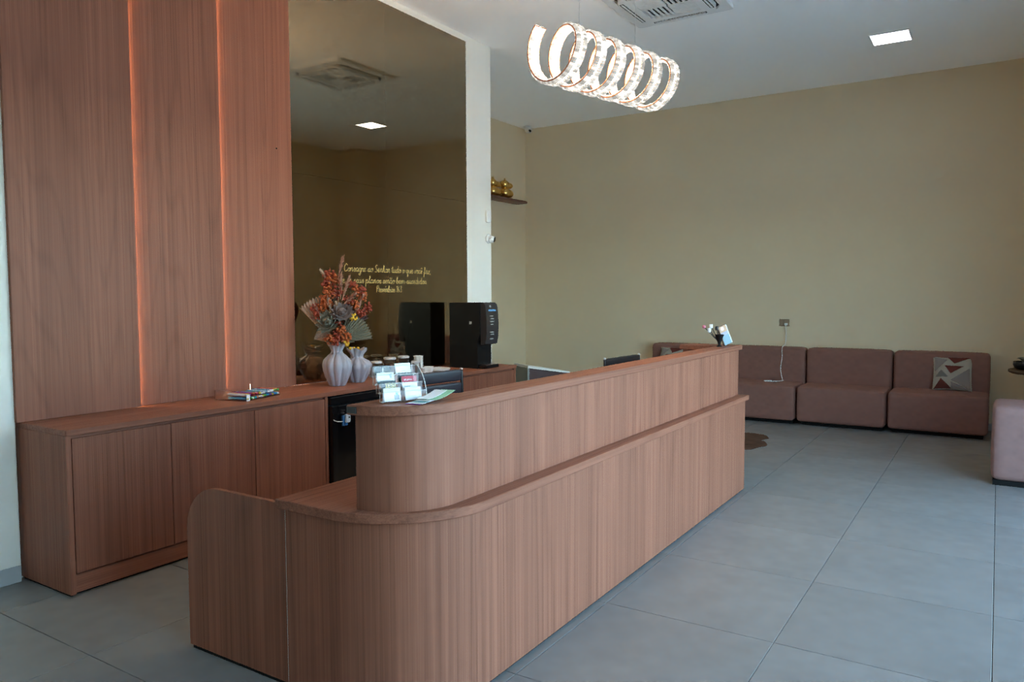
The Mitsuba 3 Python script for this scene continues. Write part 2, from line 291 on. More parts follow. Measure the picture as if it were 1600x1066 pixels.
GLYPH = {'C': (1.1, [[(.95, 1.5), (.7, 1.85), (.3, 1.5), (.12, .8), (.3, .1), (.7, 0), (1.05, .35)]]), 'o': (.8, [O_]), 'n': (.95, [[(.1, .9), (.15, 0)], NN]),
         's': (.7, [[(0, .1), (.35, .95), (.55, .45), (.45, .02), (.15, .1)], [(.45, .02), (.75, .2)]]), 'a': (.95, [LOOP, TAIL]), 'ã': (.95, [LOOP, TAIL, [(.15, 1.35), (.35, 1.5), (.5, 1.35), (.7, 1.5)]]),
         'g': (.9, [LOOP, [(.68, .9), (.66, -.5), (.4, -.9), (.15, -.65), (.9, .15)]]), 'r': (.7, [[(0, .1), (.2, 1.0), (.25, .8), (.5, .85), (.45, .3), (.55, 0), (.75, .2)]]),
         'e': (.75, [E_]), 'ê': (.75, [E_, [(.1, 1.3), (.3, 1.6), (.5, 1.3)]]), 'é': (.75, [E_, [(.25, 1.3), (.45, 1.65)]]),
         'S': (1.0, [[(.85, 1.55), (.6, 1.85), (.25, 1.5), (.4, 1.0), (.75, .6), (.6, .05), (.15, .15)]]), 'h': (.95, [[(0, .2), (.35, 1.5), (.25, 1.85), (.15, 1.4), (.15, 0)], NN]),
         'u': (.95, [[(.1, .9), (.12, .3), (.3, 0), (.6, .35), (.65, .9)], [(.65, .9), (.66, .2), (.8, 0), (.95, .2)]]), 'd': (.95, [LOOP, [(.68, 1.85), (.66, .2), (.8, 0), (.95, .2)]]),
         't': (.65, [[(.3, 1.6), (.25, .3), (.4, 0), (.65, .2)], [(.05, 1.1), (.6, 1.15)]]), 'q': (.9, [LOOP, [(.68, .9), (.64, -.8), (.72, -.9), (.9, -.3)]]), 'v': (.8, [[(.05, .9), (.3, 0), (.6, .9), (.85, .75)]]),
         'c': (.75, [[(.6, .8), (.35, .95), (.12, .5), (.3, 0), (.75, .25)]]), 'f': (.65, [[(0, .2), (.45, 1.5), (.3, 1.85), (.22, 1.2), (.2, -.8), (.05, -.6), (.3, .1), (.65, .2)]]),
         'z': (.75, [[(.1, .85), (.6, .9), (.1, .05), (.75, .1)]]), ',': (.4, [[(.2, .1), (.1, -.35)]]), '.': (.35, [[(.12, 0), (.18, .08)]]), 'p': (.95, [[(.12, .95), (.1, -.95)], [(.12, .5), (.4, .95), (.68, .6), (.5, .05), (.15, .15)], [(.5, .05), (.95, .2)]]),
         'l': (.55, [[(0, .2), (.38, 1.5), (.25, 1.85), (.15, 1.2), (.2, .15), (.35, 0), (.6, .2)]]), 'm': (1.4, [[(.1, .9), (.15, 0)], [(.15, .5), (.4, .95), (.55, .8), (.55, 0)], [(x + .42, y) for x, y in NN]]),
         'b': (.85, [[(0, .2), (.35, 1.5), (.22, 1.85), (.13, 1.2), (.15, .1), (.45, 0), (.65, .4), (.5, .85), (.2, .6)]]), 'i': (.5, [[(.15, .9), (.15, .2), (.3, 0), (.5, .2)], [(.17, 1.3), (.2, 1.38)]]),
         'P': (1.0, [[(.2, 1.7), (.15, 0)], [(0, 1.4), (.4, 1.85), (.85, 1.5), (.6, .95), (.2, .9)]]), '1': (.5, [[(.1, 1.4), (.35, 1.75), (.3, 0)]]), '6': (.8, [[(.6, 1.7), (.2, 1.1), (.12, .4), (.4, 0), (.65, .35), (.45, .85), (.15, .5)]]),
         '3': (.75, [[(.1, 1.5), (.4, 1.75), (.6, 1.4), (.3, .95), (.65, .5), (.4, 0), (.05, .2)]]), ':': (.35, [[(.12, .2), (.16, .28)], [(.14, .8), (.18, .88)]]), '-': (.55, [[(.1, .45), (.5, .5)]]), ' ': (.5, [])}
lt = thing('mirror_lettering', 'gold handwritten three line quotation fixed on the bronze mirror', 'lettering')
def write_line(text, x0, x1, zb, xh):
    total = sum(GLYPH[c][0] for c in text); s = (x1 - x0) / total; x, ms = x0, []
    for c in text:
        adv, strokes = GLYPH[c]
        for st in strokes:
            q = np.array(st); pts = catmull(np.column_stack([x + (q[:, 0] + .10 * q[:, 1]) * s, np.full(len(q), 4.3495), zb + q[:, 1] * xh]), 4)
            ms.append(tube(pts, .0021, 5))
        x += adv * s
    m = cat(*ms); m.vertices[:, 1] = 4.3495 + (m.vertices[:, 1] - 4.3495) * .8
    part(lt, 'text_line', m, 'gold_letter', True)
write_line('Consagre ao Senhor tudo o que você faz,', 4.305, 5.390, 1.700, .032)
write_line('e os seus planos serão bem-sucedidos.', 4.285, 5.335, 1.608, .031)
write_line('Provérbios 16:3', 4.672, 4.99, 1.535, .030)

# ------------------------------------------------------------------ low cabinet along the wall
cb = thing('low_cabinet', 'long low walnut cabinet with plain doors standing along the mirror wall', 'cabinet')
CT = .845
part(cb, 'cabinet_top', box(1.903, 6.035, 3.838, 4.351, .815, CT, .002), 'wood_along')
part(cb, 'side_panel', box(1.903, 1.930, 3.846, 4.355, .012, .815, .0015), 'wood_vertical')
part(cb, 'side_panel', box(3.615, 3.640, 3.850, 4.355, .012, .815, .0015), 'wood_vertical')
part(cb, 'side_panel', box(4.270, 4.295, 3.850, 4.355, .012, .815, .0015), 'wood_vertical')
part(cb, 'side_panel', box(6.008, 6.033, 3.846, 4.355, .012, .815, .0015), 'wood_vertical')
part(cb, 'back_panel', box(1.93, 6.008, 4.335, 4.350, .012, .815), 'dark_plinth')
part(cb, 'plinth', box(1.930, 3.615, 3.862, 3.880, .014, .108, .001), 'wood_along')
part(cb, 'plinth', box(4.295, 6.008, 3.862, 3.880, .014, .108, .001), 'wood_along')
part(cb, 'grip_rail', box(1.930, 3.615, 3.868, 3.885, .780, .815), 'wood_along'); part(cb, 'grip_rail', box(4.295, 6.008, 3.868, 3.885, .780, .815), 'wood_along')
dxs = [1.934, 2.470, 3.031, 3.612]
for a, b in zip(dxs[:-1], dxs[1:]): part(cb, 'door', box(a + .0015, b - .0015, 3.850, 3.867, .114, .798, .0012), 'wood_vertical')
dxs = [4.298, 4.868, 5.438, 6.005]
for a, b in zip(dxs[:-1], dxs[1:]): part(cb, 'door', box(a + .0015, b - .0015, 3.850, 3.867, .114, .798, .0012), 'wood_vertical')
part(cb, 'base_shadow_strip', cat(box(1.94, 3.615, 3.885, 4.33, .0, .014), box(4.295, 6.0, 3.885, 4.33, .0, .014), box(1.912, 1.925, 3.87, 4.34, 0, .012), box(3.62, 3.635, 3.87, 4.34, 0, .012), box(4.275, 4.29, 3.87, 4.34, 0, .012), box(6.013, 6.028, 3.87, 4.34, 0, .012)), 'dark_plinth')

fg = thing('minibar_fridge', 'black glass door minibar fridge built into the low cabinet', 'fridge')
part(fg, 'body', box(3.645, 4.265, 3.862, 4.33, .01, .810, .004), 'black_matt')
part(fg, 'door_frame', cat(box(3.648, 3.70, 3.815, 3.858, .03, .745, .004), box(4.21, 4.262, 3.815, 3.858, .03, .745, .004), box(3.70, 4.21, 3.815, 3.858, .03, .09, .004), box(3.70, 4.21, 3.815, 3.858, .685, .745, .004)), 'black_gloss')
part(fg, 'door_glass', box(3.70, 4.21, 3.826, 3.846, .09, .685), 'black_glass')
part(fg, 'top_trim', box(3.648, 4.262, 3.83, 3.860, .755, .806, .004), 'black_gloss')
part(fg, 'handle', box(4.165, 4.19, 3.785, 3.815, .25, .66, .006), 'black_gloss')
lk = thing('fridge_lock', 'small blue and white cable lock hanging on the minibar door', 'lock')
part(lk, 'lock_body', rbox(3.735, 3.778, 3.772, 3.792, .625, .685, .008, 6), 'lock_white', True)
part(lk, 'lock_base', box(3.725, 3.770, 3.793, 3.812, .602, .675, .003), 'lock_blue')
part(lk, 'keyhole', ball((3.76, 3.771, .662), .006, 1), 'black_matt', True)
part(lk, 'cable', tube(catmull([(3.648, 3.806, .655), (3.67, 3.806, .643), (3.70, 3.804, .636), (3.735, 3.798, .636)]), .0035, 6), 'white_plastic', True)
part(lk, 'hasp', cat(box(3.722, 3.755, 3.80, 3.8145, .706, .714), box(3.722, 3.745, 3.80, 3.8145, .688, .698)), 'chrome')

# ------------------------------------------------------------------ reception desk
dk = thing('reception_desk', 'long walnut two level reception desk with rounded near corner on the tiled floor', 'reception desk')
W, TP = .735, 1.118
def outline(x0, yb, y0, r, x1, n=28):
    """Left end x0, back yb, front y0, rounded near corner of radius r, right end x1 (counter-clockwise)."""
    return arc(x0 + r, y0 + r, r, 180, 270, n) + [(x1, y0), (x1, yb), (x0, yb)]
def shell(x0, yb, y0, r, x1, t, n=28):
    o = arc(x0 + r, y0 + r, r, 180, 270, n); i = arc(x0 + r, y0 + r, r - t, 270, 180, n)
    return [(x0, yb)] + o + [(x1, y0), (x1, y0 + t)] + i + [(x0 + t, yb)]
XE = 5.79
part(dk, 'front_panel', prism(shell(1.905, 2.254, 1.610, .415, XE, .022), .012, .698), 'wood_vertical', 30)
part(dk, 'floor_strip', prism(shell(1.915, 2.24, 1.620, .405, XE - .01, .008), .0, .012), 'dark_plinth', 30)
part(dk, 'worktop', prism_c(outline(1.883, 2.285, 1.590, .43, XE + .028), .698, W, .003), 'wood_along', 30)
# low end panel with a rounded top corner
yz = [(2.257, .014), (2.257, .712)] + [(y, z) for y, z in arc(2.876 - .20, .712 - .20, .20, 90, 0, 18)] + [(2.876, .014)]
ep = prism([(y, z) for y, z in yz], 0, .022); M = np.array([[0, 0, 1, 1.905], [1, 0, 0, 0], [0, 1, 0, 0], [0, 0, 0, 1.0]]); ep.apply_transform(M)
part(dk, 'end_panel', ep, 'wood_vertical', 30)
part(dk, 'end_panel_foot', cat(box(1.909, 1.923, 2.27, 2.86, 0, .014)), 'dark_plinth')
part(dk, 'seam_edge', box(1.9035, 1.906, 2.2540, 2.2568, .014, .70), 'seam_tone')
up_o = arc(1.945 + .255, 1.665 + .255, .255, 180, 270, 26) + [(XE - .005, 1.665), (XE - .005, 2.05), (XE - .16, 2.05), (XE - .16, 1.765), (2.36, 1.765), (2.26, 1.92)]
part(dk, 'upper_panel', prism(up_o, W, TP - .036), 'wood_vertical', 30)
rim = arc(1.908 + .28, 1.645 + .28, .28, 180, 270, 26) + [(XE + .022, 1.645), (XE + .022, 2.07), (XE - .18, 2.07), (XE - .18, 1.785), (2.375, 1.785), (2.28, 1.925)]
part(dk, 'counter_top', prism_c(rim, TP - .036, TP, .003), 'wood_along', 30)
part(dk, 'edge_cap', box(1.9055, 1.9100, 1.880, 1.923, TP - .028, TP - .006), 'panel_grey')
for x in (XE - .03, 3.80): part(dk, 'support_panel', box(x, x + .022, 1.632, 2.24, .012, .698), 'wood_vertical')
part(dk, 'modesty_panel', box(2.4, XE - .03, 1.70, 1.715, .35, .698), 'wood_along')

# ------------------------------------------------------------------ office chairs
def chair(x, y, deg, label, wdt=.50, mt='leather_navy'):
    c = thing('office_chair', label, 'chair', None); o = V(x, y, 0)
    P = lambda m: rotz(m, deg, (0, 0, 0)).apply_translation(o) or m
    def P(m):
        q = rotz(m, deg, (0, 0, 0)); q.apply_translation(o); return q
    n = 7; z0, z1 = .52, 1.06
    for k in range(n):
        a, b = z0 + (z1 - z0) * k / n, z0 + (z1 - z0) * (k + 1) / n - .006
        part(c, 'back_rib', P(rbox(-wdt / 2 + .012, wdt / 2 - .012, -.016 + .012 * k / n, .016 + .012 * k / n, a, b, .014, 6)), mt, True)
    for s in (-1, 1):
        part(c, 'side_rail', P(tube(catmull([(s * wdt / 2, -.36, .43), (s * wdt / 2, -.10, .40), (s * wdt / 2, -.01, .48), (s * wdt / 2, 0, .75), (s * wdt / 2, .012, 1.050)], 5), .009, 8)), 'leather_black', True)
        part(c, 'rail_cap', P(ball((s * wdt / 2, .012, 1.052), .011, 2)), 'chrome', True)
        part(c, 'armrest', P(tube(catmull([(s * (wdt / 2 + .01), 0, .66), (s * (wdt / 2 + .03), -.14, .67), (s * (wdt / 2 + .03), -.28, .66), (s * (wdt / 2 + .01), -.28, .42)], 5), .012, 8)), 'black_matt', True)
    for k in range(4):
        part(c, 'seat_rib', P(rbox(-wdt / 2 + .012, wdt / 2 - .012, -.40 + .095 * k, -.31 + .095 * k, .415, .455, .016, 6)), mt, True)
    part(c, 'post', P(tube([(0, -.22, .09), (0, -.22, .415)], .025, 12)), 'chrome', True)
    for k in range(5):
        a = 2 * math.pi * k / 5 + .3
        part(c, 'base_leg', P(tube([(0, -.22, .10), (.28 * math.cos(a), -.22 + .28 * math.sin(a), .075)], [.022, .014], 8)), 'chrome', True)
        part(c, 'caster', P(ball((.28 * math.cos(a), -.22 + .28 * math.sin(a), .030), .030, 2, (1, .8, 1))), 'black_matt', True)
    return c
chair(3.46, 2.78, -7, 'navy ribbed leather office chair behind the desk near the leaflet rack')
chair(5.08, 2.30, -4, 'black ribbed office chair whose back top rises behind the middle of the counter', .52, 'leather_black')

# ------------------------------------------------------------------ sofa row along the back wall
SOFA = [(.055, .985, 'pink velvet sofa seat at the right end carrying the patterned cushion'), (1.0, 1.925, 'pink velvet sofa seat second from the right, between the cable and the cushion'),
        (1.94, 2.90, 'pink velvet sofa seat with the white charging cable on it, beside the desk end'), (2.915, 3.90, 'pink velvet sofa seat at the left end, half hidden behind the counter')]
def sofa(y0, y1, label):
    s = thing('sofa_module', label, 'sofa', 'sofa modules along the back wall')
    dx = .05 * (2.2 - (y0 + y1) / 2) / 2.2
    xf = 8.97 + dx
    part(s, 'base', rbox(xf + .04, 9.70, y0 + .01, y1 - .01, .06, .30, .03, 8), 'velvet_pink', True)
    part(s, 'seat_cushion', rbox(xf - .005, 9.52, y0 + .003, y1 - .003, .050, .455, .040, 12, .006), 'velvet_pink', True)
    part(s, 'backrest', rbox(9.50, 9.735, y0 + .004, y1 - .004, .32, .862, .045, 12, .006), 'velvet_pink', True)
    part(s, 'plinth', box(xf + .13, 9.66, y0 + .04, y1 - .04, 0, .066), 'dark_plinth')
    return s
for a in SOFA: sofa(*a)
pf = thing('sofa_ottoman', 'pink upholstered block seat with bluish daylight painted into its fabric nearest the camera at the right edge of the photo', 'ottoman')
part(pf, 'body', rbox(6.972, 7.56, -.80, .016, .035, .627, .055, 14, .004), 'velvet_daylit', True)
part(pf, 'plinth', box(6.99, 7.545, -.785, .002, 0, .04), 'dark_plinth')
def cushion(o, deg, size, label, tilt=18):
    """Square cushion with its face towards -x; the cover's triangles are patches of their own."""
    c = thing('cushion', label, 'cushion'); n = 14; g = np.linspace(-1, 1, n + 1); h = size / 2
    rm = trimesh.transformations.rotation_matrix(math.radians(tilt), (0, 1, 0)); rz = trimesh.transformations.rotation_matrix(math.radians(deg), (0, 0, 1))
    def prof(a, b): return .075 * np.clip((1 - a ** 2) * (1 - b ** 2), 0, 1) ** .45 + .004
    def edge(a, b): k = 1 - .06 * (1 - np.abs(b) ** 2) * np.abs(a) - 0; return k
    def place(p):
        m = np.asarray(p, float); m = m @ rm[:3, :3].T; m = m @ rz[:3, :3].T; return m + np.asarray(o)
    def surf(a, b, off=0.0): return np.stack([-(prof(a, b) + off), a * h * (1 - .05 * (1 - b ** 2)), b * h * (1 - .05 * (1 - a ** 2)) + h], -1)
    A, B = np.meshgrid(g, g, indexing='ij'); i = np.arange((n + 1) ** 2).reshape(n + 1, n + 1)
    q = np.stack([i[:-1, :-1], i[1:, :-1], i[1:, 1:], i[:-1, 1:]], -1).reshape(-1, 4)
    f1 = surf(A, B).reshape(-1, 3); f2 = f1.copy(); f2[:, 0] *= -1
    v = np.vstack([f1, f2]); f = np.vstack([q[:, ::-1], q + len(f1)])
    # side band joins the two shells
    ring = list(i[:, 0]) + list(i[-1, 1:]) + list(i[-2::-1, -1]) + list(i[0, -2:0:-1]); band = [(ring[k], ring[(k + 1) % len(ring)], ring[(k + 1) % len(ring)] + len(f1), ring[k] + len(f1)) for k in range(len(ring))]
    f = np.vstack([f, band])
    part(c, 'cover', (place(v), f), 'cream_fabric', 50)
    def patch(tri, m_):
        t = np.array(tri, float); k = 9; vs, fs = [], []; idx = {}
        for a in range(k + 1):
            for b in range(k + 1 - a):
                idx[a, b] = len(vs); vs.append(t[0] + (t[1] - t[0]) * a / k + (t[2] - t[0]) * b / k)
        for a in range(k):
            for b in range(k - a):
                fs.append((idx[a, b], idx[a + 1, b], idx[a, b + 1]))
                if b < k - a - 1: fs.append((idx[a + 1, b], idx[a + 1, b + 1], idx[a, b + 1]))
        vs = np.array(vs); m = surf(vs[:, 0], vs[:, 1], .003)
        part(c, 'patch', trimesh.Trimesh(place(m), fs, process=False), m_, True)
    # seen from -x, +y is to the left: a = -right
    patch([(.25, .97), (-.93, .97), (-.10, .55)], 'rust_fabric'); patch([(.42, .42), (-.58, .40), (.10, -.08)], 'rust_fabric')
    patch([(.93, -.96), (.02, -.97), (.60, -.36)], 'rust_fabric'); patch([(.90, -.28), (.22, -.28), (.60, .16)], 'grey_fabric')
    patch([(.10, -.48), (-.90, .30), (-.92, -.93)], 'lilac_fabric'); patch([(.10, -.56), (-.86, -.95), (-.0, -.95)], 'lilac_fabric'); patch([(.93, .05), (.93, .93), (.25, .80)], 'lilac_fabric')
    return c
cushion((9.40, .40, .458), 3, .375, 'square cream cushion with rust triangles leaning on the right sofa seat')
cushion((9.36, 3.58, .458), -6, .375, 'cream cushion with rust triangles on the left sofa end, mostly hidden by the counter')

# ------------------------------------------------------------------ socket, cable, rug, side table
so = thing('wall_socket', 'double tan wall socket on the back wall above the sofa', 'wall socket')
part(so, 'plate', box(XB - .010, XB, 2.184, 2.304, 1.108, 1.196, .003), 'tan_plastic')
for a in (2.19, 2.247): part(so, 'module', box(XB - .016, XB - .009, a, a + .05, 1.118, 1.186, .003), 'tan_plastic')
cc = thing('charging_cable', 'thin white charging cable running from the wall socket over the sofa back', 'cable')
part(cc, 'plug', box(XB - .05, XB - .016, 2.20, 2.235, 1.122, 1.150, .004), 'white_plastic')
part(cc, 'cord', tube(catmull([(XB - .045, 2.218, 1.124), (XB - .03, 2.215, 1.02), (9.70, 2.212, .90), (9.62, 2.21, .876), (9.50, 2.205, .855), (9.482, 2.20, .74), (9.482, 2.215, .60), (9.47, 2.19, .478), (9.38, 2.16, .469), (9.27, 2.22, .467), (9.22, 2.32, .467), (9.30, 2.36, .467), (9.34, 2.28, .467)], 6), .0042, 6), 'white_plastic', True)
rng = random.Random(5); pts = []
hide = [(8.02, 1.98), (7.86, 2.02), (7.78, 1.955), (7.62, 1.90), (7.50, 1.945), (7.34, 1.99), (7.30, 2.10), (7.42, 2.30), (7.34, 2.55), (7.20, 2.85), (7.05, 3.10), (7.0, 3.35), (7.2, 3.42), (7.45, 3.3), (7.7, 3.45), (7.95, 3.42), (8.1, 3.55), (8.3, 3.4), (8.28, 3.1), (8.45, 2.85), (8.38, 2.55), (8.2, 2.38), (8.22, 2.2), (8.16, 2.05)]
single('cowhide_rug', prism(Polygon([tuple(p) for p in catmull(np.array(hide + hide[:1]), 4)[:-1]]).buffer(0), .0005, .007), 'cow_hide', 'brown cowhide rug lying on the tiles beyond the desk', 'rug')
tb = thing('side_table', 'small round wooden side table beside the right end of the sofa row', 'table')
TC = V(9.06, -.405); part(tb, 'tabletop', lathe([(.285, .712), (.305, .722), (.310, .735), (.305, .748), (.28, .752)], 40, center=(TC[0], TC[1], 0)), 'table_wood', 30)
for k in range(3):
    a = 2 * math.pi * k / 3 + 2.0
    part(tb, 'leg', tube([(TC[0] + .10 * math.cos(a), TC[1] + .10 * math.sin(a), .714), (TC[0] + .26 * math.cos(a), TC[1] + .26 * math.sin(a), 0.004)], [.017, .012], 10), 'table_wood', True)
part(tb, 'leg_brace', box(TC[0] - .10, TC[0] + .10, TC[1] - .02, TC[1] + .02, .690, .714, .003), 'table_wood')
pt = thing('table_planter', 'dark bowl with grey leaves on the round side table', 'planter'); PC = (9.03, -.235)
part(pt, 'bowl', lathe([(.05, .752), (.085, .762), (.10, .80), (.095, .83), (.085, .828), (.07, .80)], 24, center=(PC[0], PC[1], 0)), 'black_gloss', True)
for k in range(9):
    a = k * 2.4; L = .07 + .02 * (k % 3); d = V(math.cos(a), math.sin(a), 0); c0 = V(PC[0], PC[1], .80)
    n_ = V(-d[1], d[0], 0); q = [c0 + d * L * t + V(0, 0, .07 * math.sin(t * 2)) for t in (0, .4, .8, 1.1)]; w = [.008, .02, .016, .001]
    part(pt, 'leaf', (np.vstack([np.vstack([p + n_ * b, p - n_ * b]) for p, b in zip(q, w)]), [(2 * i, 2 * i + 1, 2 * i + 3, 2 * i + 2) for i in range(3)]), 'palm_sage')

# white lidded box standing in the nook behind the counter
wb = thing('lidded_box', 'dark box with a sloping off-white lid standing in the nook behind the counter', 'box')
def wbox(m):
    q = rotz(m, -33, (7.45, 4.75, 0)); q.apply_translation((.10, -.06, 0)); return q
def slopebox(x0, x1, y0, y1, z0, za, zb):
    v = [(x0, y0, z0), (x1, y0, z0), (x1, y1, z0), (x0, y1, z0), (x0, y0, za), (x1, y0, zb), (x1, y1, zb), (x0, y1, za)]
    return trimesh.convex.convex_hull(np.array(v))
part(wb, 'body', wbox(slopebox(7.47, 7.98, 4.67, 5.0, 0, .655, .575)), 'wine_dark')
part(wb, 'lid', wbox(cat(*[trimesh.convex.convex_hull(np.array([(7.445, 4.64, .655), (8.0, 4.64, .570), (8.0, 5.03, .570), (7.445, 5.03, .655), (7.445, 4.64, .685), (8.0, 4.64, .590), (8.0, 5.03, .590), (7.445, 5.03, .685)]))])), 'white_matt')
part(wb, 'end_panel', wbox(slopebox(7.445, 7.47, 4.66, 5.01, 0, .655, .655)), 'box_grey')
single('waste_bin', lathe([(.10, .0), (.12, .02), (.135, .55), (.14, .60), (.12, .61)], 24, center=(7.30, 5.05, 0)), 'box_grey', 'grey bin with dark top beside the lidded box in the nook', 'bin', 40)

# ------------------------------------------------------------------ nook shelf with gold ornaments, camera, sensor
single('wall_shelf', rbox(8.45, 9.50, YN - .20, YN - .001, 2.840, 2.880, .012, 8), 'dark_wood', 'dark wooden floating shelf on the nook wall under the gold ornaments', 'shelf', True)
def ornament(x, y, z, s, label):
    o = thing('gold_ornament', label, 'ornament', None)
    def fruit(c, r, lean, nm):
        prof = [(.02, -1), (.45, -.92), (.82, -.55), (1, 0), (.86, .45), (.5, .8), (.22, .95), (.18, 1.05)]
        m = lathe([(a * r, b * r * .9) for a, b in prof], 24)
        m.apply_transform(trimesh.transformations.rotation_matrix(lean, (0, 1, 0))); m.apply_translation(c)
        k = part(o, nm, m, 'gold', True)
        cr = []
        for i in range(5):
            a = 2 * math.pi * i / 5
            t = trimesh.convex.convex_hull(np.array([(.2 * r * math.cos(a - .5), .2 * r * math.sin(a - .5), .9 * r), (.2 * r * math.cos(a + .5), .2 * r * math.sin(a + .5), .9 * r), (.10 * r * math.cos(a), .10 * r * math.sin(a), .9 * r), (.42 * r * math.cos(a), .42 * r * math.sin(a), 1.45 * r)]))
            cr.append(t)
        q = cat(*cr); q.apply_transform(trimesh.transformations.rotation_matrix(lean, (0, 1, 0))); q.apply_translation(c)
        part(k, 'crown', q, 'gold')
    fruit(V(x, y, z + s * .82), s * .9, 1.25, 'lower_bud'); fruit(V(x - .01, y, z + s * 2.15), s * .78, .15, 'upper_bud')
    part(o, 'side_lobe', ball((x + s * 1.05, y - .01, z + s * 2.05), s * .62, 2, (1.35, .8, .75)), 'gold', True); part(o, 'side_lobe', ball((x + s * 1.0, y - .01, z + s * .80), s * .72, 2, (1.35, .8, .85)), 'gold', True)
    part(o, 'neck', tube([(x, y, z + s * .5), (x, y, z + s * 1.8)], s * .3, 10), 'gold', True)
ornament(9.03, YN - .11, 2.881, .090, 'shiny gold stacked bud ornament, the right one on the nook shelf')
ornament(8.74, YN - .10, 2.881, .085, 'shiny gold stacked bud ornament, the left one half hidden by the white pillar')
cm = thing('dome_camera', 'small white security camera at the ceiling corner of the back wall', 'camera')
part(cm, 'base', lathe([(.05, CEIL - .022), (.055, CEIL - .012), (.055, CEIL - .001)], 20, center=(9.60, 5.90, 0)), 'white_plastic', True)
part(cm, 'housing', tube([(9.61, 5.91, CEIL - .05), (9.54, 5.83, CEIL - .075)], .042, 16), 'white_plastic', True)
part(cm, 'lens', ball((9.528, 5.815, CEIL - .086), .018, 2), 'black_gloss', True)
part(cm, 'mount_arm', tube([(9.60, 5.90, CEIL - .02), (9.60, 5.90, CEIL - .05)], .02, 10), 'white_plastic', True)
sn = thing('motion_sensor', 'white rounded alarm sensor on the pale pillar above the camera', 'sensor')
part(sn, 'case', rbox(6.275, 6.345, YL - .032, YL - .001, 2.235, 2.360, .025, 8), 'white_plastic', True)
part(sn, 'window', rbox(6.295, 6.325, YL - .036, YL - .028, 2.255, 2.31, .004, 4), 'white_matt', True)
pc = thing('wall_camera', 'white turret security camera with black lens on the edge of the pale pillar', 'camera')
part(pc, 'base', lathe([(.044, -.001), (.047, .010), (.040, .022), (.02, .03)], 24).apply_transform(trimesh.transformations.rotation_matrix(math.pi / 2, (1, 0, 0))).apply_translation((6.325, YL, 2.075)), 'white_plastic', True)
part(pc, 'housing', tube([(6.325, YL - .02, 2.075), (6.345, YL - .060, 2.066)], [.034, .031], 20), 'white_plastic', True)
part(pc, 'lens', tube([(6.3450, YL - .0598, 2.0660), (6.3475, YL - .066, 2.0646)], .026, 20), 'black_gloss', True)

# ------------------------------------------------------------------ ceiling: cassette unit, LED panel, chandelier
ac = thing('ceiling_air_conditioner', 'white square cassette air conditioner in the ceiling above the chandelier', 'air conditioner')
AX0, AX1, AY0, AY1 = 5.76, 6.63, 1.99, 2.86
acx, acy = (AX0 + AX1) / 2, (AY0 + AY1) / 2
def rrect(cx, cy_, hx, hy, r, n=6):
    return arc(cx + hx - r, cy_ + hy - r, r, 0, 90, n) + arc(cx - hx + r, cy_ + hy - r, r, 90, 180, n) + arc(cx - hx + r, cy_ - hy + r, r, 180, 270, n) + arc(cx + hx - r, cy_ - hy + r, r, 270, 360, n)
def ringprism(o, i, z0, z1): return prism(Polygon(o, [i]), z0, z1)
h = (AX1 - AX0) / 2
part(ac, 'panel', ringprism(rrect(acx, acy, h, h, .03), rrect(acx, acy, h - .075, h - .075, .10), CEIL - .030, CEIL), 'white_plastic', 30)
part(ac, 'slot', prism(rrect(acx, acy, h - .06, h - .06, .09), CEIL - .012, CEIL - .001), 'grille_dark')
part(ac, 'inner_panel', ringprism(rrect(acx, acy, h - .100, h - .100, .09), rrect(acx, acy, .225, .225, .02), CEIL - .052, CEIL - .012), 'white_plastic', 30)
for a, b, w_, d_ in ((acx, acy - h + .125, .24, .036), (acx, acy + h - .125, .24, .036), (acx - h + .125, acy, .036, .24), (acx + h - .125, acy, .036, .24)):
    part(ac, 'louvre_slot', box(a - w_ if w_ > .1 else a - w_ / 2, a + w_ if w_ > .1 else a + w_ / 2, b - d_ if d_ > .1 else b - d_ / 2, b + d_ if d_ > .1 else b + d_ / 2, CEIL - .0532, CEIL - .048), 'grille_dark')
    part(ac, 'louvre', box(a - w_ + .01 if w_ > .1 else a - w_ / 4, a + w_ - .01 if w_ > .1 else a + w_ / 4, b - d_ + .01 if d_ > .1 else b - d_ / 4, b + d_ - .01 if d_ > .1 else b + d_ / 4, CEIL - .0545, CEIL - .0525), 'white_plastic')
part(ac, 'filter', box(acx - .224, acx + .224, acy - .224, acy + .224, CEIL - .022, CEIL - .013), 'grille_dark')
for qx in (-1, 1):
    for qy in (-1, 1):
        for k in range(5):
            u = (k + .5) * .216 / 5
            if qx * qy > 0: m = box(acx + qx * .002, acx + qx * .222, acy + qy * (u + .002) - .0085, acy + qy * (u + .002) + .0085, CEIL - .050, CEIL - .040)
            else: m = box(acx + qx * (u + .002) - .0192, acx + qx * (u + .002) + .0192, acy + qy * .002, acy + qy * .222, CEIL - .050, CEIL - .040)
            part(ac, 'slat', m, 'grille_grey')
lp = thing('ceiling_light', 'bright square recessed LED panel in the ceiling', 'ceiling light')
lx, ly, lh = 8.265, .955, .165
part(lp, 'frame', ringprism(rrect(lx, ly, lh + .014, lh + .014, .004, 2), rrect(lx, ly, lh, lh, .002, 2), CEIL - .008, CEIL), 'white_plastic')
part(lp, 'diffuser', box(lx - lh, lx + lh, ly - lh, ly + lh, CEIL - .005, CEIL - .001), 'white_matt', emitter={'type': 'area', 'radiance': rgb(LED_WHITE), 'sampling_weight': .8})

